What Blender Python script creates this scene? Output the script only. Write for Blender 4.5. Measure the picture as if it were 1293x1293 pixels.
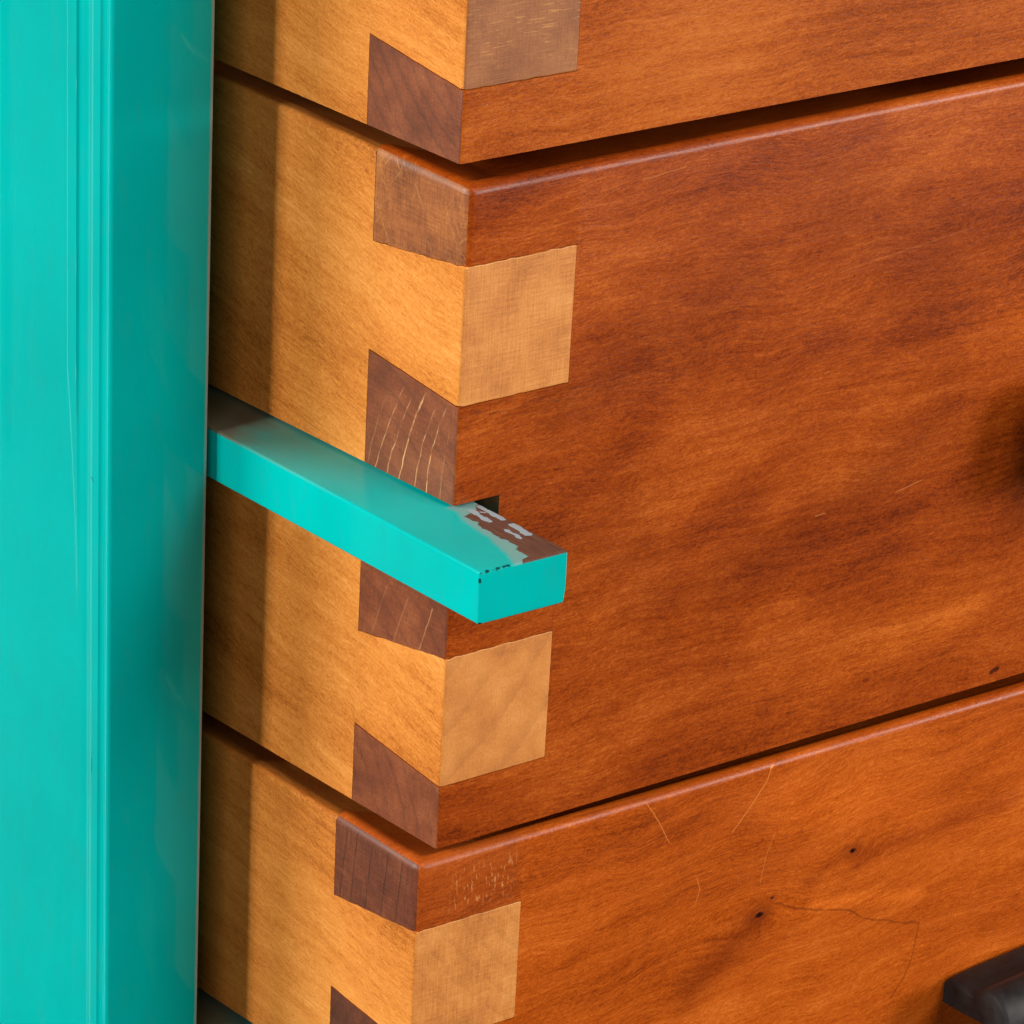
import bpy, math, random
from mathutils import Vector, Euler, noise
random.seed(7)
S = 0.001                                    # everything below is written in millimetres
scene = bpy.context.scene
for o in list(bpy.data.objects): bpy.data.objects.remove(o)
C = scene.collection

# ------------------------------------------------------------------ camera
cam = bpy.data.cameras.new('camera'); camo = bpy.data.objects.new('camera', cam); C.objects.link(camo)
camo.location = (-378.148*S, -450.735*S, 280.761*S)
camo.rotation_euler = (math.radians(55.379), math.radians(-4.2433), math.radians(-41.1582))
cam.sensor_width = 36; cam.sensor_fit = 'HORIZONTAL'
cam.lens = 5879.57/1293*36
cam.shift_x = (646.5-850.04)/1293; cam.shift_y = (2028.63-646.5)/1293
cam.clip_start = 0.01; cam.clip_end = 50
scene.camera = camo

# ------------------------------------------------------------------ world and lamps
w = bpy.data.worlds.new('World'); scene.world = w; w.use_nodes = True
nt = w.node_tree; bg = nt.nodes['Background']
tc = nt.nodes.new('ShaderNodeTexCoord'); sp = nt.nodes.new('ShaderNodeSeparateXYZ'); rp = nt.nodes.new('ShaderNodeValToRGB')
nt.links.new(tc.outputs['Generated'], sp.inputs[0])
mp = nt.nodes.new('ShaderNodeMapRange'); nt.links.new(sp.outputs[2], mp.inputs[0]); mp.inputs[1].default_value = -1; mp.inputs[2].default_value = 1
nt.links.new(mp.outputs[0], rp.inputs[0])
cr = rp.color_ramp; cr.elements[0].position = 0; cr.elements[0].color = (.22, .19, .17, 1)
cr.elements[1].position = 1; cr.elements[1].color = (.75, .75, .78, 1)
e = cr.elements.new(.5); e.color = (.38, .37, .37, 1)
nt.links.new(rp.outputs[0], bg.inputs[0]); bg.inputs[1].default_value = 0.08

def lamp(name, loc, target, size, power, col=(1, 1, 1), sy=None):
    l = bpy.data.lights.new(name, 'AREA'); l.size = size; l.energy = power; l.color = col
    if sy: l.shape = 'RECTANGLE'; l.size_y = sy
    o = bpy.data.objects.new(name, l); C.objects.link(o); o.location = loc
    o.rotation_euler = (Vector(target)-Vector(loc)).to_track_quat('-Z', 'Y').to_euler()
    return o
T0 = (0.03, 0.01, 0.045)
lamp('side_lamp', (-1.65, 0.02, 0.70), T0, 0.26, 19.5, (1.0, .95, .88))
lamp('rear_side_lamp', (-1.30, 0.80, 0.60), T0, 0.75, 24, (1.0, .95, .88))
lamp('front_lamp', (0.40, -1.35, 0.95), T0, 0.55, 14, (1.0, .95, .88))
lamp('right_front_lamp', (1.20, -1.25, 0.34), T0, 0.50, 21, (1.0, .95, .88))
lamp('left_fill_lamp', (-1.3, -1.15, 0.5), T0, 0.7, 8.5, (1.0, .95, .88))  # added unseen fill, lifts the shaded strip of drawer side beside the panel
lamp('gloss_strip_lamp', (-0.58, 1.10, -0.36), (-.027, .045, .03), 0.10, 0.55, (1.0, .98, .95), sy=0.55)  # added unseen strip, there only to draw gloss streaks on the panel's left face
scene.view_settings.view_transform = 'Standard'; scene.view_settings.look = 'None'
scene.view_settings.exposure = 0.0; scene.view_settings.gamma = 1

# ------------------------------------------------------------------ node helpers
def srgb(r, g, b):
    f = lambda v: ((v/255+.055)/1.055)**2.4 if v/255 > .04045 else v/255/12.92
    return (f(r), f(g), f(b), 1)
class NB:
    def __init__(s, name):
        s.m = bpy.data.materials.new(name); s.m.use_nodes = True; s.t = s.m.node_tree
        s.b = s.t.nodes['Principled BSDF']; s.co = s.t.nodes.new('ShaderNodeTexCoord').outputs['Object']
        s.mm = s.vm('SCALE', s.co, sc=1000.0)
    def n(s, k): return s.t.nodes.new(k)
    def put(s, sock, v):
        if isinstance(v, bpy.types.NodeSocket): s.t.links.new(v, sock)
        else: sock.default_value = v
    def vm(s, op, a, b=None, sc=None):
        n = s.n('ShaderNodeVectorMath'); n.operation = op; s.put(n.inputs[0], a)
        if b is not None: s.put(n.inputs[1], b)
        if sc is not None: s.put(n.inputs['Scale'], sc)
        return n.outputs['Value'] if op in ('DOT_PRODUCT', 'LENGTH', 'DISTANCE') else n.outputs[0]
    def ma(s, op, a, b=0.0, c=None, clamp=False):
        n = s.n('ShaderNodeMath'); n.operation = op; n.use_clamp = clamp
        s.put(n.inputs[0], a); s.put(n.inputs[1], b)
        if c is not None: s.put(n.inputs[2], c)
        return n.outputs[0]
    def map(s, v, rot=(0, 0, 0), scale=(1, 1, 1), loc=(0, 0, 0)):
        if any(rot):                             # turn first, stretch afterwards
            r = s.n('ShaderNodeMapping'); s.put(r.inputs[0], v); r.inputs['Rotation'].default_value = rot; v = r.outputs[0]; rot = (0, 0, 0)
        n = s.n('ShaderNodeMapping'); s.put(n.inputs[0], v); n.inputs['Rotation'].default_value = rot
        n.inputs['Scale'].default_value = scale; n.inputs['Location'].default_value = loc; return n.outputs[0]
    def noise(s, v, scale=1.0, detail=3.0, rough=.55, dist=0.0):
        n = s.n('ShaderNodeTexNoise'); s.put(n.inputs['Vector'], v); n.inputs['Scale'].default_value = scale
        n.inputs['Detail'].default_value = detail; n.inputs['Roughness'].default_value = rough; n.inputs['Distortion'].default_value = dist
        return n.outputs[0]
    def mr(s, v, a, b, c=0.0, d=1.0, smooth=False):
        n = s.n('ShaderNodeMapRange'); n.interpolation_type = 'SMOOTHSTEP' if smooth else 'LINEAR'; n.clamp = True
        s.put(n.inputs[0], v)
        for i, q in enumerate((a, b, c, d)): n.inputs[1+i].default_value = q
        return n.outputs[0]
    def mix(s, f, a, b, bt='MIX'):
        n = s.n('ShaderNodeMix'); n.data_type = 'RGBA'; n.blend_type = bt; s.put(n.inputs[0], f); s.put(n.inputs[6], a); s.put(n.inputs[7], b)
        return n.outputs[2]
    def ramp(s, v, stops):
        n = s.n('ShaderNodeValToRGB'); s.put(n.inputs[0], v); cr = n.color_ramp
        cr.elements[0].position = stops[0][0]; cr.elements[0].color = stops[0][1]
        cr.elements[1].position = stops[-1][0]; cr.elements[1].color = stops[-1][1]
        for p, c in stops[1:-1]: e = cr.elements.new(p); e.color = c
        return n.outputs[0]
    def xyz(s, v):
        n = s.n('ShaderNodeSeparateXYZ'); s.put(n.inputs[0], v); return n.outputs
    def seg(s, a, b, width, soft=.5, coord=None):
        """mask of a thin scratch: 1 on the line a-b (mm), 0 beyond width"""
        p = coord or s.mm; a = Vector(a); b = Vector(b); d = b-a
        pa = s.vm('SUBTRACT', p, tuple(a)); t = s.ma('DIVIDE', s.vm('DOT_PRODUCT', pa, tuple(d)), d.dot(d), clamp=True)
        q = s.vm('SUBTRACT', pa, s.vm('SCALE', tuple(d), sc=t))
        return s.mr(s.vm('LENGTH', q), width*(1-soft), width, 1.0, 0.0)
    def poly(s, pts, width, wob=None):
        m = None
        for a, b in zip(pts, pts[1:]):
            k = s.seg(a, b, width, coord=wob); m = k if m is None else s.ma('MAXIMUM', m, k)
        return m
    def bump(s, h, strength, dist, prev=None):
        n = s.n('ShaderNodeBump'); n.inputs['Strength'].default_value = strength; n.inputs['Distance'].default_value = dist*S
        s.put(n.inputs['Height'], h)
        if prev is not None: s.put(n.inputs['Normal'], prev)
        return n.outputs[0]

WOOD = 0
def long_grain(name, axis, cols, seed, blotch=1.0, rough=.32, fine=.8, coat=.10, tilt=0.0, marks=None, streak=.3, pores=.45, line=1.0, wave=1.2, knots=()):
    """planed and oiled board; axis 'x' or 'y' is the direction of the fibres"""
    m = NB(name); v = m.mm
    if axis == 'y':                            # swap so that fibres always run along local x
        x, y, z = m.xyz(v); c = m.n('ShaderNodeCombineXYZ'); m.put(c.inputs[0], y); m.put(c.inputs[1], x); m.put(c.inputs[2], z); v = c.outputs[0]
    x, y, z = m.xyz(v); dz_ = None               # the figure wanders, and swells round every knot
    wn = m.noise(m.map(v, scale=(1/30, 1, 1/24), loc=(seed, 0, 3)), 1, 2, .5)
    z2 = m.ma('MULTIPLY_ADD', m.ma('SUBTRACT', wn, .5), wave*4, z)
    for kx, kz, sz in knots:
        ax = m.ma('MULTIPLY', m.ma('SUBTRACT', x, kx), .42); az = m.ma('SUBTRACT', z, kz)
        r2 = m.ma('ADD', m.ma('MULTIPLY', ax, ax), m.ma('MULTIPLY', az, az))
        g = m.ma('POWER', 2.718, m.ma('DIVIDE', r2, -sz*sz))
        z2 = m.ma('SUBTRACT', z2, m.ma('MULTIPLY', m.ma('MULTIPLY', az, g), .85))
    c = m.n('ShaderNodeCombineXYZ'); m.put(c.inputs[0], x); m.put(c.inputs[1], y); m.put(c.inputs[2], z2)
    v = m.map(c.outputs[0], loc=(seed*37.1, seed*11.3, seed*23.7))
    va = m.map(v, rot=(0, math.radians(9), 0), scale=(1/46, 1/20, 1/17))
    A = m.noise(va, 1, 3, .55, .35)
    vb = m.map(v, rot=(0, math.radians(tilt), 0), scale=(1/24, 1/6, 1/1.7))
    B = m.noise(vb, 1, 5, .62, .25)
    vc = m.map(v, rot=(0, math.radians(tilt+6), 0), scale=(1/1.25, 1/.5, 1/.22))
    Cn = m.noise(vc, 1, 3, .6, .9)
    vf = m.map(v, rot=(0, math.radians(tilt), 0), scale=(1/17, 1/1.2, 1/.42)); Fl = m.noise(vf, 1, 4, .65, .35)
    vd = m.map(v, rot=(0, math.radians(tilt+6), 0), scale=(1/9, 1/4, 1/3.2))
    D = m.noise(vd, 1, 4, .65, .8)
    E = m.noise(m.map(v, scale=(1/.34, 1/.34, 1/.30)), 1, 2, .5)
    f = m.ma('MULTIPLY_ADD', m.ma('SUBTRACT', A, .5), 1.05*blotch, .5)
    f = m.ma('ADD', f, m.ma('MULTIPLY', m.ma('SUBTRACT', B, .5), streak*1.5))
    f = m.ma('ADD', f, m.ma('MULTIPLY', m.ma('SUBTRACT', D, .5), .30))
    f = m.ma('ADD', f, m.ma('MULTIPLY', m.ma('SUBTRACT', Fl, .5), .58*line))
    f = m.ma('ADD', f, m.ma('MULTIPLY', m.ma('SUBTRACT', Cn, .5), fine))
    f = m.ma('ADD', f, m.ma('MULTIPLY', m.ma('SUBTRACT', E, .5), fine*.5))
    col = m.ramp(f, [(.18, cols[0]), (.42, cols[1]), (.62, cols[2]), (.88, cols[3])])
    # open pores: short dark flecks along the fibre
    P = m.noise(m.map(v, rot=(0, math.radians(tilt), 0), scale=(1/3.6, 1/.4, 1/.17)), 1, 2, .5)
    col = m.mix(m.mr(P, .66, .78, 0, pores), col, cols[0])
    r = m.ma('MULTIPLY_ADD', B, .16, rough-.06)
    h = m.ma('ADD', m.ma('MULTIPLY', m.ma('ADD', Cn, Fl), .5), m.ma('MULTIPLY', E, .35))
    if marks: col, h = marks(m, col, h)
    m.put(m.b.inputs['Base Color'], col); m.put(m.b.inputs['Roughness'], r)
    m.b.inputs['Coat Weight'].default_value = coat; m.b.inputs['Coat Roughness'].default_value = .27; m.b.inputs['Specular IOR Level'].default_value = .16
    n1 = m.bump(h, .5, .05); m.put(m.b.inputs['Normal'], n1)
    n2 = m.bump(m.noise(m.map(v, scale=(1/.8, 1/.5, 1/.5)), 1, 3, .6), .8, .16, n1); m.put(m.b.inputs['Coat Normal'], n2)
    return m.m
def end_grain(name, cols, seed, weave=.5, rings=None, marks=None, rough=.5, blotch=.6):
    """sawn end of a board: cross-hatched saw marks, faint rings"""
    m = NB(name); v = m.map(m.mm, loc=(seed*17.3, seed*7.7, seed*31.1))
    A = m.noise(v, 1/7, 3, .6, .3); E = m.noise(v, 2.6, 3, .6)
    x, y, z = m.xyz(v); u = m.ma('ADD', x, y)
    c = m.n('ShaderNodeCombineXYZ'); m.put(c.inputs[0], u); m.put(c.inputs[2], z); uv = c.outputs[0]
    H = m.noise(m.map(uv, scale=(1/5, 1, 1/.24)), 1, 2, .5); V = m.noise(m.map(uv, scale=(1/.26, 1, 1/4.5)), 1, 2, .5)
    f = m.ma('MULTIPLY_ADD', m.ma('SUBTRACT', A, .5), blotch*1.6, .5)
    f = m.ma('ADD', f, m.ma('MULTIPLY', m.ma('SUBTRACT', m.ma('ADD', H, V), 1.0), weave))
    f = m.ma('ADD', f, m.ma('MULTIPLY', m.ma('SUBTRACT', E, .5), .5))
    col = m.ramp(f, [(.15, cols[0]), (.5, cols[1]), (.9, cols[2])]); h = m.ma('ADD', H, V)
    if rings: col, h = rings(m, col, h)
    if marks: col, h = marks(m, col, h)
    m.put(m.b.inputs['Base Color'], col); m.b.inputs['Roughness'].default_value = rough
    m.b.inputs['Coat Weight'].default_value = .12; m.b.inputs['Coat Roughness'].default_value = .3
    m.put(m.b.inputs['Normal'], m.bump(h, .4, .05)); return m.m

# ---- marks that belong to single boards (drawer-local mm; x along the front, z up)
PALE = srgb(232, 160, 96); DARK = srgb(46, 18, 8)
def marks_middle(m, col, h):
    for a, b, wd, st in (((82.6, 0, 35.0), (87.7, 0, 35.8), .10, .32), ((67.1, 0, 34.6), (68.8, 0, 34.7), .11, .45),
                         ((67.6, 0, 69.8), (92.8, 0, 72.0), .16, .09), ((29.6, 0, 88.4), (37, 0, 89.0), .12, .2)):
        col = m.mix(m.ma('MULTIPLY', m.seg(a, b, wd), st), col, PALE)
    k = m.seg((107.3, 0, 1.7), (108.6, 0, 2.0), .5, coord=wobble(m, .3, 1.5)); col = m.mix(m.ma('MULTIPLY', k, .8), col, DARK)
    x, y, z = m.xyz(m.mm)
    n = m.noise(m.map(m.mm, scale=(1/5, 1, 1/.35)), 1, 4, .7)
    band = m.mr(m.ma('ABSOLUTE', m.ma('SUBTRACT', z, m.ma('MULTIPLY_ADD', x, .02, 61.2))), .2, 2.2, 1, 0)
    near = m.mr(x, 20, 48, 1, 0)
    col = m.mix(m.ma('MULTIPLY', m.ma('MULTIPLY', m.mr(n, .5, .62), band), m.ma('MULTIPLY', near, .6)), col, srgb(70, 30, 16))
    # broad darker figure in the wood, as the stain took it
    wb = wobble(m, 2.5, .09)
    for a, b, wd, st in (((18, 0, 60), (50, 0, 72), 7, .42), ((50, 0, 27), (74, 0, 36), 8, .40), ((80, 0, 38), (92, 0, 47), 8, .38), ((66, 0, 80), (88, 0, 66), 12, .30), ((36, 0, 26), (30, 0, 46), 9, .22)):
        col = m.mix(m.ma('MULTIPLY', m.seg(a, b, wd, soft=.98, coord=wb), st*1.15), col, (.52, .40, .36, 1), 'MULTIPLY')
    for a, b, wd, st in (((98, 0, 60), (120, 0, 63), 12, .5), ((100, 0, 12), (62, 0, 8), 10, .35), ((48, 0, 70), (36, 0, 64), 6, .3)):
        col = m.mix(m.ma('MULTIPLY', m.seg(a, b, wd, soft=.98, coord=wb), st), col, (1.6, 1.9, 1.9, 1), 'MULTIPLY')
    return col, h
def wobble(m, amp=.6, sc=.28):
    n = m.n('ShaderNodeTexNoise'); m.put(n.inputs['Vector'], m.mm); n.inputs['Scale'].default_value = sc; n.inputs['Detail'].default_value = 3
    return m.vm('ADD', m.mm, m.vm('SCALE', m.vm('SUBTRACT', n.outputs[1], (.5, .5, .5)), sc=amp*2))
def marks_lower(m, col, h):
    wb = wobble(m, .5)
    def soft(a, b, wd, st, c):
        nonlocal col
        col = m.mix(m.ma('MULTIPLY', m.seg(a, b, wd, soft=.97, coord=wb), st), col, tuple(v*1.1/q for v, q in zip(c[:3], (.46, .11, .018)))+(1,), 'MULTIPLY')
    soft((64, 0, 66.4), (52, 0, 58), 5.0, .55, srgb(108, 40, 16)); soft((84, 0, 71.6), (116, 0, 73.5), 2.6, .45, srgb(124, 46, 18))
    soft((80, 0, 72.5), (74, 0, 70), 2.2, .35, srgb(112, 40, 16)); soft((76, 0, 66), (98, 0, 62), 1.8, .35, srgb(226, 128, 60))
    soft((68, 0, 84), (96, 0, 78), 6, .25, srgb(214, 116, 50))
    for (kx, kz, r) in ((82.8, 73.1, .40), (64.9, 67.1, .48), (67.2, 69.3, .20)):
        d = m.vm('MULTIPLY', m.vm('SUBTRACT', wobble(m, .3, 1.2), (kx, 0, kz)), (.55, 0, 1.0))
        L = m.vm('LENGTH', m.map(d, rot=(0, math.radians(-24), 0)))
        halo = m.mr(L, r, r*5, .4, 0, True); col = m.mix(halo, col, srgb(108, 40, 14))
        col = m.mix(m.mr(L, r*.55, r*1.2, 1, 0), col, srgb(30, 10, 5))
    v = m.poly([(67.8, 0, 68.2), (71.5, 0, 66.4), (83.1, 0, 63.1), (86.6, 0, 60.9), (93, 0, 58.5), (98.6, 0, 56.8), (97.9, 0, 51.8), (96.7, 0, 48.0), (94.3, 0, 45.2)], .26, wb)
    col = m.mix(m.ma('MULTIPLY', v, .42), col, srgb(84, 32, 12))
    for pts, wd, st in (([(64.8, 0, 91.1), (64.0, 0, 88.8), (60.9, 0, 85.2), (58.1, 0, 82.3)], .12, .6), ([(64.7, 0, 90.9), (65.0, 0, 91.1)], .26, .8),
                        ([(66.7, 0, 80.2), (65.3, 0, 77), (64.5, 0, 72.4)], .11, .32), ([(41, 0, 91.2), (43.6, 0, 87.6), (45.9, 0, 83.7)], .11, .5),
                        ([(51.8, 0, 76.7), (52.6, 0, 74.5), (52, 0, 72.4)], .10, .4)):
        col = m.mix(m.ma('MULTIPLY', m.poly(pts, wd, wobble(m, .12, .8)), st), col, srgb(232, 144, 70))
    # rubbed flecks above the pale finger at the corner
    n = m.noise(m.map(m.mm, rot=(0, math.radians(6), 0), scale=(1/.45, 1, 1/1.9)), 1, 3, .6)
    x, y, z = m.xyz(m.mm)
    reg = m.ma('MULTIPLY', m.ma('MULTIPLY', m.mr(x, 4, 8), m.mr(x, 15, 20, 1, 0)), m.ma('MULTIPLY', m.mr(z, 82, 84), m.mr(z, 88.5, 90.2, 1, 0)))
    col = m.mix(m.ma('MULTIPLY', m.mr(n, .575, .64), m.ma('MULTIPLY', reg, .8)), col, PALE)
    col = m.mix(m.mr(m.ma('MULTIPLY', m.mr(x, 19, 17), m.mr(z, 79, 81)), 0, 1, 0, .18), col, srgb(120, 60, 40))
    return col, h
def marks_upper(m, col, h): return col, h

RED = [srgb(98, 34, 6), srgb(142, 57, 9), srgb(166, 74, 16), srgb(196, 101, 34)]
ORG = [srgb(124, 48, 6), srgb(168, 73, 11), srgb(192, 91, 22), srgb(218, 118, 42)]
HON = [srgb(128, 54, 10), srgb(166, 76, 16), srgb(188, 96, 28), srgb(206, 116, 44)]
AMB = [srgb(158, 86, 30), srgb(202, 122, 50), srgb(220, 142, 65), srgb(238, 166, 90)]
TAN = [srgb(172, 100, 42), srgb(212, 134, 62), srgb(238, 166, 90)]
BRN = [srgb(86, 38, 18), srgb(124, 63, 33), srgb(160, 92, 52)]

def ring_marks(m, col, h):
    c = srgb(222, 166, 110); wb = wobble(m, .35, .3); n = m.noise(m.mm, .45, 3, .6); zz = m.xyz(m.mm)[2]
    f = m.noise(m.mm, 4, 2, .5)
    for i, (y0, d1, d2, st, zt) in enumerate(((13.4, 3.0, 5.2, .22, 60), (10.9, 3.3, 6.0, .45, 62.5), (8.7, 3.3, 5.6, .5, 61.5), (6.6, 3.2, 5.0, .85, 63), (3.7, 3.2, 4.6, .5, 62), (1.6, 3.3, 4.1, .75, 62.6), (.1, 2.2, 2.8, .22, 60))):
        pts = []
        for k in range(5):
            t = k/4*(63.2-49)/(63.2-49); z = 63.2-14.2*t; a = 4*d1-d2; q = a*t-(a-d2)*t*t
            pts.append((0, y0+q, z))
        k = m.poly(pts, .13 if i != 3 else .17, wb)
        br = m.mr(m.ma('ADD', m.ma('ADD', n, m.ma('MULTIPLY', f, .12)), m.mr(zz, 60, 50, -.06, .12)), .44, .66, .12, 1)
        br = m.ma('MULTIPLY', br, m.mr(zz, zt-1.5, zt, 1, 0))
        col = m.mix(m.ma('MULTIPLY', m.ma('MULTIPLY', k, br), st), col, c)
    for y0, st in ((3.2, .3), (8.4, .14), (13, .12)):
        col = m.mix(m.ma('MULTIPLY', m.poly([(0, y0, 34), (0, y0+1.6, 30), (0, y0+3, 26)], .14, wb), st), col, c)
    return col, h
def arc_rings(cy, cz, step, st, colr=srgb(150, 84, 34)):
    def f(m, col, h):                            # growth rings across the sawn end
        p = wobble(m, .8, .22); x, y, z = m.xyz(p); u = m.ma('ADD', x, y)
        du = m.ma('SUBTRACT', u, cy); dz = m.ma('SUBTRACT', z, cz)
        r = m.ma('SQRT', m.ma('ADD', m.ma('MULTIPLY', du, du), m.ma('MULTIPLY', dz, dz)))
        w = m.ma('FRACT', m.ma('DIVIDE', r, step)); k = m.mr(w, .55, .97, 0, 1, True); k = m.ma('MULTIPLY', k, m.mr(w, .97, 1.0, 1, 0))
        g = m.mr(m.noise(m.mm, .2, 2, .5), .3, .65, .35, 1)
        return m.mix(m.ma('MULTIPLY', m.ma('MULTIPLY', k, g), st), col, colr), h
    return f
def hatch_marks(m, col, h):
    a = m.noise(m.map(m.mm, rot=(math.radians(38), 0, 0), scale=(1/3, 1/.20, 1/6)), 1, 2, .6)
    b = m.noise(m.map(m.mm, rot=(math.radians(-42), 0, 0), scale=(1/3, 1/.20, 1/6), loc=(0, 4, 2)), 1, 2, .6)
    g = m.mr(m.noise(m.mm, .16, 2, .5), .42, .6)
    k = m.ma('MULTIPLY', m.ma('MAXIMUM', m.mr(a, .60, .68), m.mr(b, .62, .70)), g)
    return m.mix(m.ma('MULTIPLY', k, .7), col, srgb(206, 140, 76)), h
def crack_marks(m, col, h):
    for i, y in enumerate((3.5, 6.8, 10.4, 13.8, 16.2)):
        k = m.seg((0, y, 91), (0, y+1.6, 78), .16, coord=wobble(m, .3)); col = m.mix(m.ma('MULTIPLY', k, .55), col, srgb(38, 20, 12))
    return col, h

def drawer_mats(k):
    if k == 'upper':
        return dict(front=long_grain('front_wood_upper', 'x', HON, 3, blotch=.6, line=.7, marks=marks_upper),
                    side=long_grain('side_wood_upper', 'y', AMB, 5, blotch=.6, fine=.75, tilt=8, pores=.15, line=.55),
                    tail=end_grain('tail_wood_upper', BRN, 2, weave=.25, rings=arc_rings(-14, 30, 2.3, .4, srgb(64, 34, 20))), finger=end_grain('finger_wood_upper', [srgb(120, 66, 30), srgb(152, 90, 46), srgb(180, 116, 64)], 3, weave=.35, marks=hatch_marks),
                    tail_top=end_grain('tail_top_upper', BRN, 6))
    if k == 'middle':
        return dict(front=long_grain('front_wood_middle', 'x', RED, 11.3, blotch=1.15, line=.62, streak=.2, wave=1.6, marks=marks_middle, tilt=-2),
                    side=long_grain('side_wood_middle', 'y', AMB, 7, blotch=.8, fine=.75, tilt=10, pores=.15, line=.55),
                    tail=end_grain('tail_wood_middle', BRN, 4, weave=.28, marks=ring_marks, rings=arc_rings(40, -10, 2.9, .3, srgb(62, 32, 18))),
                    finger=end_grain('finger_wood_middle', TAN, 9, weave=.52, blotch=.5),
                    finger_b=end_grain('finger_wood_ringed', TAN, 10, weave=.12, blotch=.6, rings=arc_rings(-26, 52, 6.3, .26)),
                    tail_top=end_grain('tail_top_middle', [srgb(104, 54, 22), srgb(150, 84, 38), srgb(188, 120, 58)], 5, blotch=.8, marks=hatch_marks))
    return dict(front=long_grain('front_wood_lower', 'x', ORG, 21.9, blotch=.75, line=.7, streak=.26, wave=2.6, knots=((82.8, 73.1, 4.5), (64.9, 67.2, 6.0)), marks=marks_lower, tilt=3),
                side=long_grain('side_wood_lower', 'y', AMB, 13, blotch=.7, fine=.75, tilt=6, pores=.15, line=.55),
                tail=end_grain('tail_wood_lower', [srgb(60, 28, 15), srgb(92, 44, 24), srgb(122, 64, 36)], 14, weave=.3, rings=arc_rings(-20, 40, 2.6, .35, srgb(44, 22, 14))),
                finger=end_grain('finger_wood_lower', TAN, 19, weave=.48, blotch=.5, rings=arc_rings(60, 120, 3.1, .22)),
                tail_top=end_grain('tail_top_lower', [srgb(70, 32, 18), srgb(104, 50, 28), srgb(134, 74, 44)], 15, marks=crack_marks))

# ---- paint, metal
def teal_paint(name, wear=None, rough=.34, coat=.17, spec=.03, base=((0, 159, 156), (0, 171, 167))):
    m = NB(name)
    A = m.noise(m.mm, 1/30, 3, .5); col = m.mix(m.mr(A, .3, .7), srgb(*base[0]), srgb(*base[1]))
    sp = m.noise(m.mm, .9, 4, .6); col = m.mix(m.mr(sp, .76, .80, 0, .35), col, srgb(0, 120, 114))
    r = rough
    gr = m.noise(m.map(m.mm, scale=(1/2.2, 1/2.2, 1/7)), 1, 5, .65); col = m.mix(m.mr(gr, .52, .78, 0, .16), col, srgb(60, 128, 110))
    dk = m.noise(m.map(m.mm, scale=(1/9, 1/9, 1/26)), 1, 3, .5); col = m.mix(m.mr(dk, .45, .75, 0, .22), col, srgb(0, 150, 146))
    peel = m.noise(m.map(m.mm, scale=(1/3.2, 1/3.2, 1/9)), 1, 2, .5)
    hh = None
    if wear:
        q = wear(m, col, rough); col, r = q[:2]; hh = q[2] if len(q) > 2 else None
    m.put(m.b.inputs['Base Color'], col); m.put(m.b.inputs['Roughness'], r)
    m.b.inputs['Coat Weight'].default_value = coat; m.b.inputs['Coat Roughness'].default_value = .045; m.b.inputs['Specular IOR Level'].default_value = spec
    n = m.bump(peel, .16, .04)
    if hh is not None: n = m.bump(hh, 1.0, .16, n)
    m.put(m.b.inputs['Coat Normal'], n); m.put(m.b.inputs['Normal'], n)
    return m.m

# ------------------------------------------------------------------ mesh helpers
def link(name, me, mats, parent=None):
    o = bpy.data.objects.new(name, me); C.objects.link(o)
    for mt in mats: me.materials.append(mt)
    if parent: o.parent = parent
    return o
class Mesh:
    def __init__(s): s.v = []; s.f = []; s.mi = []
    def add(s, vs, fs, mi):
        b = len(s.v); s.v += vs; s.f += [tuple(i+b for i in f) for f in fs]; s.mi += mi
    def obj(s, name, mats, parent=None, smooth=35):
        me = bpy.data.meshes.new(name); me.from_pydata([tuple(c*S for c in v) for v in s.v], [], s.f)
        for p, k in zip(me.polygons, s.mi): p.material_index = k; p.use_smooth = True
        me.update(); me.set_sharp_from_angle(angle=math.radians(smooth)); return link(name, me, mats, parent)
def lin(a, b, n, near=()):
    g = [a+(b-a)*i/n for i in range(n+1)]
    for r, end in near:                          # extra lines for a rounded edge
        for q in (.12, .3, .55, .8, 1.0):
            g.append(a+r*q if end == 0 else b-r*q)
    g = sorted(g); out = [g[0]]
    for q in g[1:]:
        if q-out[-1] > 1e-4: out.append(q)
    return out
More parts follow.
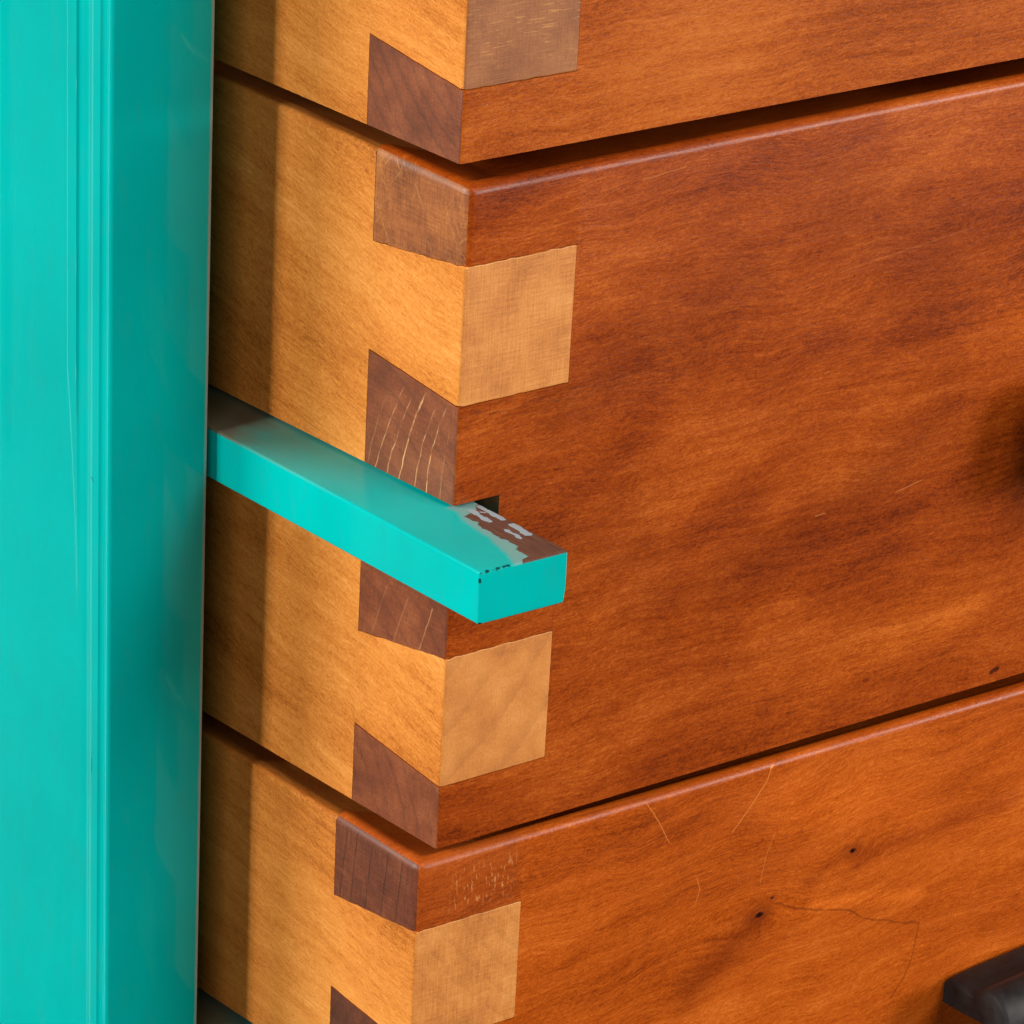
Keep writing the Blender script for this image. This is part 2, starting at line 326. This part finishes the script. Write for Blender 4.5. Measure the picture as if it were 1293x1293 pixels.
def block(M, X, Y, zlo, zhi, nz=1, rounds={}, mat=None, disp=None, nx=1, ny=1, skip=()):
    """box with edge-rounding; zlo/zhi may be functions of (x, y). rounds: {'x0':r,...}; two rounded faces round their shared edge"""
    fl = zlo if callable(zlo) else (lambda x, y: zlo); fh = zhi if callable(zhi) else (lambda x, y: zhi)
    R = rounds; g = lambda k: R.get(k, 0)
    rs = [r for r in R.values() if r]; rr = sorted(set(rs))
    xs = lin(X[0], X[1], nx, [(r, 0) for r in rr if g('x0')]+[(r, 1) for r in rr if g('x1')])
    ys = lin(Y[0], Y[1], ny, [(r, 0) for r in rr if g('y0')]+[(r, 1) for r in rr if g('y1')])
    H = fh(X[0], Y[0])-fl(X[0], Y[0])
    ts = lin(0, 1, nz, [(r/H, 0) for r in rr if g('z0')]+[(r/H, 1) for r in rr if g('z1')])
    idx = {}; vs = []
    def V(i, j, k):
        if (i, j, k) in idx: return idx[(i, j, k)]
        x, y = xs[i], ys[j]; lo, hi = fl(x, y), fh(x, y); z = lo+(hi-lo)*ts[k]
        # pairwise rounding: an edge is rounded by the larger radius named for both of its faces
        P = [x, y, z]; B = ((X[0], X[1]), (Y[0], Y[1]), (lo, hi)); nm = 'xyz'
        q = Vector(P); best = None
        cand = []
        for a in range(3):
            for sd in (0, 1):
                key = nm[a]+str(sd)
                if g(key): cand.append((a, sd, abs(P[a]-B[a][sd]), g(key)))
        near = [c for c in cand]
        if len(near) >= 2:
            off = Vector((0, 0, 0)); n_in = 0; r = None
            act = [c for c in near if c[2] < c[3]]
            if len(act) >= 2:
                r = max(c[3] for c in act) if len(act) == 3 else min(c[3] for c in act)
                act = [c for c in act if c[2] < r]
                if len(act) >= 2:
                    inner = Vector(P)
                    for a, sd, d, _ in act: inner[a] = B[a][sd]+(r if sd == 0 else -r)
                    dv = Vector(P)-inner
                    q = inner+dv.normalized()*r if dv.length > 1e-9 else Vector(P)
        if disp: q = Vector(disp(q))
        idx[(i, j, k)] = len(vs); vs.append(tuple(q)); return idx[(i, j, k)]
    fs = []; mi = []
    nx_, ny_, nz_ = len(xs)-1, len(ys)-1, len(ts)-1; mt = mat or {}
    d = mt.get('*', 0)
    def F(key, quad):
        if key in skip: return
        fs.append(quad); mi.append(mt.get(key, d))
    for i in range(nx_):
        for j in range(ny_):
            F('z0', (V(i, j, 0), V(i, j+1, 0), V(i+1, j+1, 0), V(i+1, j, 0)))
            F('z1', (V(i, j, nz_), V(i+1, j, nz_), V(i+1, j+1, nz_), V(i, j+1, nz_)))
    for i in range(nx_):
        for k in range(nz_):
            F('y0', (V(i, 0, k), V(i+1, 0, k), V(i+1, 0, k+1), V(i, 0, k+1)))
            F('y1', (V(i, ny_, k), V(i, ny_, k+1), V(i+1, ny_, k+1), V(i+1, ny_, k)))
    for j in range(ny_):
        for k in range(nz_):
            F('x0', (V(0, j, k), V(0, j, k+1), V(0, j+1, k+1), V(0, j+1, k)))
            F('x1', (V(nx_, j, k), V(nx_, j+1, k), V(nx_, j+1, k+1), V(nx_, j, k+1)))
    M.add(vs, fs, mi)

# ------------------------------------------------------------------ drawers
TF, TS, HT, WD, DP = 19.0, 18.8, 92.0, 300.0, 230.0
def nz1(x, y, s, f=.55): return noise.noise(Vector((x*f, y*f, s*3.7)))
def build_drawer(kind, label, loc, rot, seed, top_round=1.35, groove=True, gdz=0):
    D = bpy.data.objects.new('drawer', None); C.objects.link(D)
    D.location = Vector(loc)*S; D.rotation_euler = rot
    D['label'] = label; D['category'] = 'drawer'; D['group'] = 'stacked wooden drawers'
    M = drawer_mats(kind); J = .10
    # joint lines: height at (x, y); tails flare towards the back
    def line(z0, z1, sd, amp=.16):
        return lambda x, y: z0+(z1-z0)*min(max(y, 0)/TF, 1)+.35*amp*nz1(x, y, sd+seed)+1.1*amp*max(0, nz1(x, y, sd+seed+9, 1.5)-.1)
    a1 = line(81.6, 79.4, 1, .26); a2 = line(63.0, 64.9, 2, .10); a3 = line(28.0, 25.2, 3, .34); a4 = line(9.2, 11.5, 4, .10)
    up = lambda f, d: (lambda x, y: f(x, y)+d)
    gt = lambda x, y: 49.62+gdz-.014*y                       # roof of the groove that takes the runner
    GB, GX = 41.2, 7.9
    # every top edge is rounded and then falls away inward, a slope shaped to keep the gaps dark
    fall = lambda m, k=.62, dp=3.4: min(dp, k*max(0, m-1.7))
    top_f = lambda x, y: HT-fall(y); top_t = lambda x, y: HT-min(fall(y), fall(x, .30, 3.4))
    # front board: long slab beyond the joint
    fb = Mesh()
    block(fb, (TS, WD), (0, TF), 0, top_f, nz=2, nx=10, ny=22, rounds={'z1': top_round, 'y0': top_round}, mat={'*': 0})
    FB = fb.obj('front_board', [M['front']], D)
    matt = {'*': 0, 'x0': 1, 'z1': 0}
    rc = .55
    def tail(lo, hi, extra=False, top=False, bottom=False):
        t = Mesh(); mm = [M['front'], M['tail_top'] if top else M['tail']]
        y1 = TF-J
        if extra:
            lo2 = max(GB, 0)
            block(t, (0, TS), (0, y1), gt, hi, nx=22, ny=22, mat=matt, rounds={'x0': rc, 'y0': rc}, skip=('x1',))
            block(t, (0, TS), (0, y1), lo, GB, nx=22, ny=22, mat=matt, rounds={'x0': rc, 'y0': rc}, skip=('x1',))
            block(t, (GX, TS), (0, y1), GB, lambda x, y: gt(x, y), nx=2, ny=2, mat=matt, skip=('x1', 'z0', 'z1'))
        else:
            rd = {'x0': rc, 'y0': rc}
            if top: rd = {'x0': rc, 'y0': rc, 'z1': rc}
            if top:
                rd = {'x0': top_round, 'y0': top_round, 'z1': top_round}
            block(t, (0, TS), (0, y1), lo, hi, nx=22, ny=22, nz=2, mat=matt, rounds=rd, skip=('x1',))
        return t.obj('dovetail', mm, FB)
    tail(up(a1, J*.5), top_t, top=True)
    tail(up(a3, J*.5), up(a2, -J*.5), extra=groove)
    tail(0, up(a4, -J*.5))
    # side board beyond the joint, with the runner groove cut along it
    sb = Mesh(); ms = {'*': 0}
    SH = HT-.5
    block(sb, (0, TS), (TF, DP), gt, lambda x, y: SH-fall(x, .30, 3.4), nz=2, ny=8, nx=22, rounds={'x0': .7, 'z1': .7}, mat=ms)
    block(sb, (0, TS), (TF, DP), 0, GB, nz=2, ny=8, mat=ms)
    block(sb, (GX, TS), (TF, DP), GB, lambda x, y: gt(x, y), ny=2, mat=ms, skip=('z0', 'z1'))
    SB = sb.obj('side_board', [M['side']], D)
    mf = {'*': 0, 'y0': 1}
    for lo, hi, s_ in ((up(a2, J*.5), up(a1, -J*.5), 0), (up(a4, J*.5), up(a3, -J*.5), 1)):
        f = Mesh()
        block(f, (-.04, TS-J), (-.06, TF), lo, hi, nx=22, ny=22, nz=2, mat=mf, rounds={'x0': .5, 'y0': .5, 'z0': .13, 'z1': .13}, skip=('y1',))
        f.obj('finger', [M['side'], M.get('finger_b', M['finger']) if s_ else M['finger']], SB)
    # rest of the box
    b = Mesh(); block(b, (WD-TS, WD), (TF, DP), 0, SH, rounds={'x1': .7, 'z1': .7}, mat=ms, ny=4); b.obj('side_board', [M['side']], D)
    b = Mesh(); block(b, (TS, WD-TS), (DP-12, DP), 2, SH-2, mat=ms); b.obj('back_board', [M['side']], D)
    b = Mesh(); block(b, (TS, WD-TS), (TF, DP-12), 6, 12, mat=ms); b.obj('bottom_board', [M['side']], D)
    return D

# ---- handle: dark cast finger pull screwed to the drawer front
hm = NB('dark_metal')
n_ = hm.noise(hm.mm, .25, 4, .6); hm.put(hm.b.inputs['Base Color'], hm.mix(hm.mr(n_, .35, .7), srgb(22, 22, 23), srgb(40, 38, 38)))
hm.b.inputs['Specular IOR Level'].default_value = .3; hm.b.inputs['Metallic'].default_value = .05; hm.put(hm.b.inputs['Roughness'], hm.mr(n_, .3, .7, .42, .62))
hm.put(hm.b.inputs['Normal'], hm.bump(hm.noise(hm.mm, 1.2, 3, .6), .25, .08)); HM = hm.m
def handle(parent, x0, z0, slope=.075, length=86):
    prof = [(0, -4.4), (0, -.8), (.9, .25), (1.6, .4), (4.6, -.1), (6.0, -.35), (6.6, -.3), (7.1, .35), (8.2, 1.3), (9.6, 1.75), (11.2, 1.55), (12.8, .6), (14.0, -1.2),
            (14.8, -4), (15.0, -9), (14.6, -13.2), (13.6, -14.2), (12.6, -13.4), (12.2, -8), (11.0, -5.2), (9.4, -4.4), (4, -4.5)]
    M = Mesh(); xs = [0, .35, 1.0, 8, 20, 43, 66, 78, 85, 85.65, 86]; cx, cz = 7.5, -3
    ins = [.55, .15, 0, 0, 0, 0, 0, 0, 0, .15, .55]; vs = []; fs = []; n = len(prof)
    for x, k in zip(xs, ins):
        for (d, z) in prof:
            dx, dz = cx-d, cz-z; L = math.hypot(dx, dz)
            vs.append((x0+x, -.03-max(0, d+(dx/L*k if d > .1 else 0)), z0+z+dz/L*k+slope*x*(1-x/length)))
    for i in range(len(xs)-1):
        for j in range(n):
            a, b = i*n+j, i*n+(j+1) % n; fs.append((a, b, b+n, a+n))
    fs.append(tuple(reversed(range(n)))); fs.append(tuple(range((len(xs)-1)*n, len(xs)*n)))
    M.add(vs, fs, [0]*len(fs)); o = M.obj('handle', [HM], parent, smooth=50)
    return o

mid = build_drawer('middle', 'reddish brown middle drawer with teal runner end sticking out of its corner notch', (0, 0, 0), (0, 0, 0), 1)
handle(mid, 109.3, 46.6)
upd = build_drawer('upper', 'honey brown topmost drawer cut off by the top of the picture',
                   (-.69, 1.218, 94.646), (-.011, .005, .004), 2)
handle(upd, 108, 46.0)
lr = Euler((.001, -.006, -.023)); lp = Vector((-2.68, .52, -1.84))+lr.to_matrix() @ Vector((0, 0, -HT))
low = build_drawer('lower', 'orange brown bottom drawer with two small dark knots, pale scratches and a black handle', tuple(lp), lr, 3, gdz=1.3)
handle(low, 105.6, 45.6, .1)

# ------------------------------------------------------------------ cabinet
cab = bpy.data.objects.new('cabinet', None); C.objects.link(cab); cab.location = (-.019, .0393, -.25)
cab['label'] = 'glossy teal painted cabinet at left with its thick side panel and teal drawer runners'; cab['category'] = 'cabinet'
def place(o): o.parent = cab; o.location = -Vector(cab.location); return o
# side panel: profile in (x, y) swept up; a soft bead runs down the left front arris
PX0, PX1, PY = -27.2, -10.95, 39.3
def edge_wear(m, col, r):
    x, y, z = m.xyz(m.mm)
    n = m.noise(m.map(m.mm, scale=(1, 1, 1/6)), 1.2, 3, .6)
    x, y, z = m.xyz(m.mm)
    d = m.ma('ADD', m.ma('SUBTRACT', PX1, x), m.ma('MULTIPLY', m.ma('SUBTRACT', n, .5), .35))
    k = m.ma('MULTIPLY', m.mr(d, .45, .75, 1, 0), m.mr(y, PY+.8, PY+1.4, 1, 0))
    col = m.mix(m.ma('MULTIPLY', k, .85), col, srgb(150, 150, 138))
    for (yy, z0, z1) in ((PY+4.2, 44.2, 43.4),):
        col = m.mix(m.ma('MULTIPLY', m.seg((PX0, yy, z0), (PX0, yy-1.1, z1), .14), .9), col, srgb(0, 60, 66))
    k = m.seg((PX0, PY+3.8, 4.2), (PX0, PY+4.0, 1.2), .25, coord=wobble(m, .4, 1.2)); col = m.mix(m.ma('MULTIPLY', k, .55), col, srgb(0, 100, 96))
    return col, m.ma('ADD', m.ma('MULTIPLY', k, .2), .22)
PAINT = teal_paint('teal_paint_panel', edge_wear)
front = [(PX1-.45+.45*math.cos(math.radians(a)), PY+.45-.45*math.sin(math.radians(a))) for a in range(0, 91, 15)]
ys = [0, .03, .15, .35, .6, .8, 1.0, 1.2, 1.4, 1.6, 1.9, 2.2, 2.6, 3.0, 3.4, 3.8, 4.2, 4.6, 5.0, 5.4, 5.8, 6.2, 6.6, 7.0]+[7.2+.2*i for i in range(18)]+[11+.6*i for i in range(20)]+[24, 26]+[26.5+.4*i for i in range(10)]+[34, 60, 120, 360]
def saw(d, a, b, slope, back=.25):               # facet from a to b tilted by slope, stepping back over 'back'
    if d <= a-back or d >= b: return 0
    return slope*(d-b) if d > a else slope*(a-b)*(d-a+back)/back
def bead(d):                                     # moulded arris and shallow bead of the panel's outer face
    v = .35*math.exp(-(d/.16)**1.2)
    v += saw(d, .25, .85, .14, .15)+.07*math.exp(-((d-1.2)/.13)**2)+.05*math.exp(-((d-1.75)/.12)**2)
    v += saw(d, 2.2, 4.3, .14)+.04*math.exp(-((d-5.4)/.3)**2)
    return v
def run(d, z):                                   # runs of thick paint that dried on the face
    t = min(max((z-24)/34, 0), 1); wv = .14*noise.noise(Vector((0, z*.35, 3)))
    w2 = .15+2.3*t**1.6
    v = -saw(d, 7.4+wv*.3, 7.4+w2+wv, .14) if t > 0 else 0
    if z > 40: v -= saw(d, 25.6, 27.6+.9*noise.noise(Vector((4, z*.22, 3)))-1.2*math.exp(-(z-40)/3), .14)
    return v
zs = [-240, -140, -60]+[-48+2*i for i in range(84)]+[140, 240, 360]
M = Mesh(); vs = []; fs = []; n = len(front)+len(ys)+1
for z in zs:
    for (x, y) in front: vs.append((x, y, z))
    for d in ys: vs.append((PX0+bead(d)-run(d, z), PY+d, z))
    vs.append((PX1, PY+360, z))
for i in range(len(zs)-1):
    for j in range(n):
        a, b = i*n+j, i*n+(j+1) % n; fs.append((b, a, a+n, b+n))
fs.append(tuple(range(n))); fs.append(tuple(reversed(range((len(zs)-1)*n, len(zs)*n))))
M.add(vs, fs, [0]*len(fs)); place(M.obj('side_panel', [PAINT], None, smooth=50))
M = Mesh(); block(M, (-11+0.1, 330), (PY+348, PY+360), -240, 360, mat={'*': 0}); place(M.obj('back_panel', [PAINT], None))
M = Mesh(); block(M, (330, 346), (PY, PY+360), -240, 360, rounds={'x0': .5, 'y0': .5, 'x1': .5}, mat={'*': 0}, nz=4); place(M.obj('side_panel', [PAINT], None))

# runners: local frame has its origin at the top left front corner, x to the right, y back, z up
def runner_wear_refl(m, col, r):
    x, y, z = m.xyz(wobble(m, .9, .55)); X, Y, Z = m.xyz(m.mm)
    top = m.mr(Z, -.35, -.2)
    def curve(pts):                              # limit in x as a function of y
        n = m.n('ShaderNodeFloatCurve'); m.put(n.inputs[1], m.ma('DIVIDE', m.ma('ADD', Y, 2), 24)); cv = n.mapping.curves[0]
        for i, (yy, xx) in enumerate(pts):
            p = ((yy+2)/24, xx/16)
            if i < 2: cv.points[i].location = p
            else: cv.points.new(*p)
        for p in cv.points: p.handle_type = 'VECTOR'
        n.mapping.update(); return m.ma('MULTIPLY', n.outputs[0], 16)
    jag = m.ma('MULTIPLY', m.ma('SUBTRACT', m.noise(m.map(m.mm, scale=(1/.5, 1/1.6, 1)), 1, 3, .6), .5), 1.6)
    lb = curve([(-2, 6.8), (.6, 7.2), (1.0, 8.7), (3.8, 8.9), (4.4, 9.6), (7.1, 9.9), (7.8, 9.4), (12, 9.7), (14, 10.2), (16.4, 10.0), (17.2, 12.6), (19.3, 14.6), (22, 16)])
    lg = curve([(-2, 5.2), (0, 6.0), (2.9, 7.2), (5.5, 7.8), (9.1, 8.8), (12, 9.0), (15.5, 9.5), (18, 10.6), (20, 10.2), (22, 16)])
    grey = m.ma('MULTIPLY', m.mr(m.ma('SUBTRACT', m.ma('ADD', X, m.ma('MULTIPLY', jag, .5)), lg), -1.1, .25, 0, 1, True), top)
    bare = m.ma('MULTIPLY', m.mr(m.ma('SUBTRACT', m.ma('ADD', X, jag), lb), -.03, .03), top)
    refl_noise = m.noise(m.map(m.mm, scale=(1/3, 1/9, 1)), 1, 4, .6)
    wood_refl = m.ma('MULTIPLY', m.ma('MULTIPLY', m.mr(Y, 29, 54), top), m.mr(refl_noise, .2, .6, .6, 1))  # reflection of the drawer wood, painted as a grey fade towards the back
    col = m.mix(m.ma('MULTIPLY', wood_refl, .55), col, srgb(120, 122, 100))
    wood_refl_end = m.ma('MULTIPLY', m.ma('MULTIPLY', m.mr(m.ma('ADD', m.ma('ADD', Y, m.ma('MULTIPLY', x, -.5)), m.ma('MULTIPLY', refl_noise, 6)), 54, 60), top), .8)
    col = m.mix(wood_refl_end, col, srgb(110, 92, 74))  # browner end of that painted reflection, next to the panel
    col = m.mix(m.ma('MULTIPLY', grey, .8), col, srgb(128, 158, 154))
    barec = m.mix(m.mr(m.noise(m.map(m.mm, scale=(1/.25, 1/4, 1)), 1, 3, .6), .3, .7), srgb(84, 54, 44), srgb(118, 82, 68))
    fl = None; wj = wobble(m, .55, .8)
    for a, b, rr_ in (((13.9, 18, 0), (13.8, 13, 0), .55), ((12.1, 17.6, 0), (11.8, 13.4, 0), .5), ((13.7, 10.8, 0), (13.4, 7, 0), .6), ((11.9, 9.9, 0), (11.8, 6.6, 0), .34), ((12.7, 16.6, 0), (13.1, 16, 0), .2)):
        k = m.seg(a, b, rr_, soft=.12, coord=wj); fl = k if fl is None else m.ma('MAXIMUM', fl, k)
    barec = m.mix(fl, barec, srgb(154, 166, 174))
    bare = m.ma('MAXIMUM', bare, m.ma('MULTIPLY', fl, top))
    col = m.mix(bare, col, barec)
    # black chips along the front top arris and pale worn rim on the right end
    ch = m.noise(m.map(m.mm, scale=(1/.8, 1/.8, 1/.8)), 1, 2, .5)
    a = m.ma('MULTIPLY', m.seg((.1, 0, 0), (5.2, .1, 0), .30, soft=.6, coord=wobble(m, .35, 1.4)), m.mr(ch, .42, .54))
    a = m.ma('MAXIMUM', a, m.seg((0, 0, -1.1), (0, 0, -1.35), .28, soft=.3)); a = m.ma('MAXIMUM', a, m.seg((.1, 0, -7.1), (.5, 0, -7.15), .22, soft=.3))
    col = m.mix(m.ma('MULTIPLY', a, .92), col, srgb(14, 34, 34))
    rim = m.ma('MAXIMUM', m.seg((14.45, 0, -.3), (14.45, 0, -6), .16), m.seg((5.2, 0, 0), (14.4, 0, 0), .14))
    rim = m.ma('MAXIMUM', rim, m.seg((.8, 0, -7.2), (13, 0, -7.2), .12))
    col = m.mix(m.ma('MULTIPLY', rim, .75), col, srgb(160, 200, 192))
    rr = m.ma('ADD', m.ma('MULTIPLY', m.ma('MAXIMUM', bare, m.ma('MULTIPLY', wood_refl, .35)), .35), .25)
    return col, rr, m.ma('SUBTRACT', 1.0, m.ma('MAXIMUM', m.ma('MULTIPLY', bare, m.ma('SUBTRACT', 1.0, m.ma('MULTIPLY', fl, .6))), a))
RP = teal_paint('teal_paint_runner', runner_wear_refl, rough=.3, coat=.04, spec=.05, base=((0, 175, 171), (0, 187, 183)))
def runner(loc, rot, name_label=None):
    M = Mesh()
    WR, HR = 14.5, 7.2
    def dp(q):
        # lower right front corner is knocked back a little
        if q[0] > WR-1.2 and q[2] < -HR+2.2: q = (q[0]-.35*min(1, (-HR+2.2-q[2])/2), q[1], q[2])
        return q
    block(M, (0, WR), (0, 330), -HR, 0, nz=4, ny=30, nx=4, rounds={'x0': .34, 'x1': .34, 'y0': .34, 'z0': .34, 'z1': .34}, mat={'*': 0}, disp=dp)
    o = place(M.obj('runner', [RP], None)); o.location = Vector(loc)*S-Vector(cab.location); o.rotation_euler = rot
    return o
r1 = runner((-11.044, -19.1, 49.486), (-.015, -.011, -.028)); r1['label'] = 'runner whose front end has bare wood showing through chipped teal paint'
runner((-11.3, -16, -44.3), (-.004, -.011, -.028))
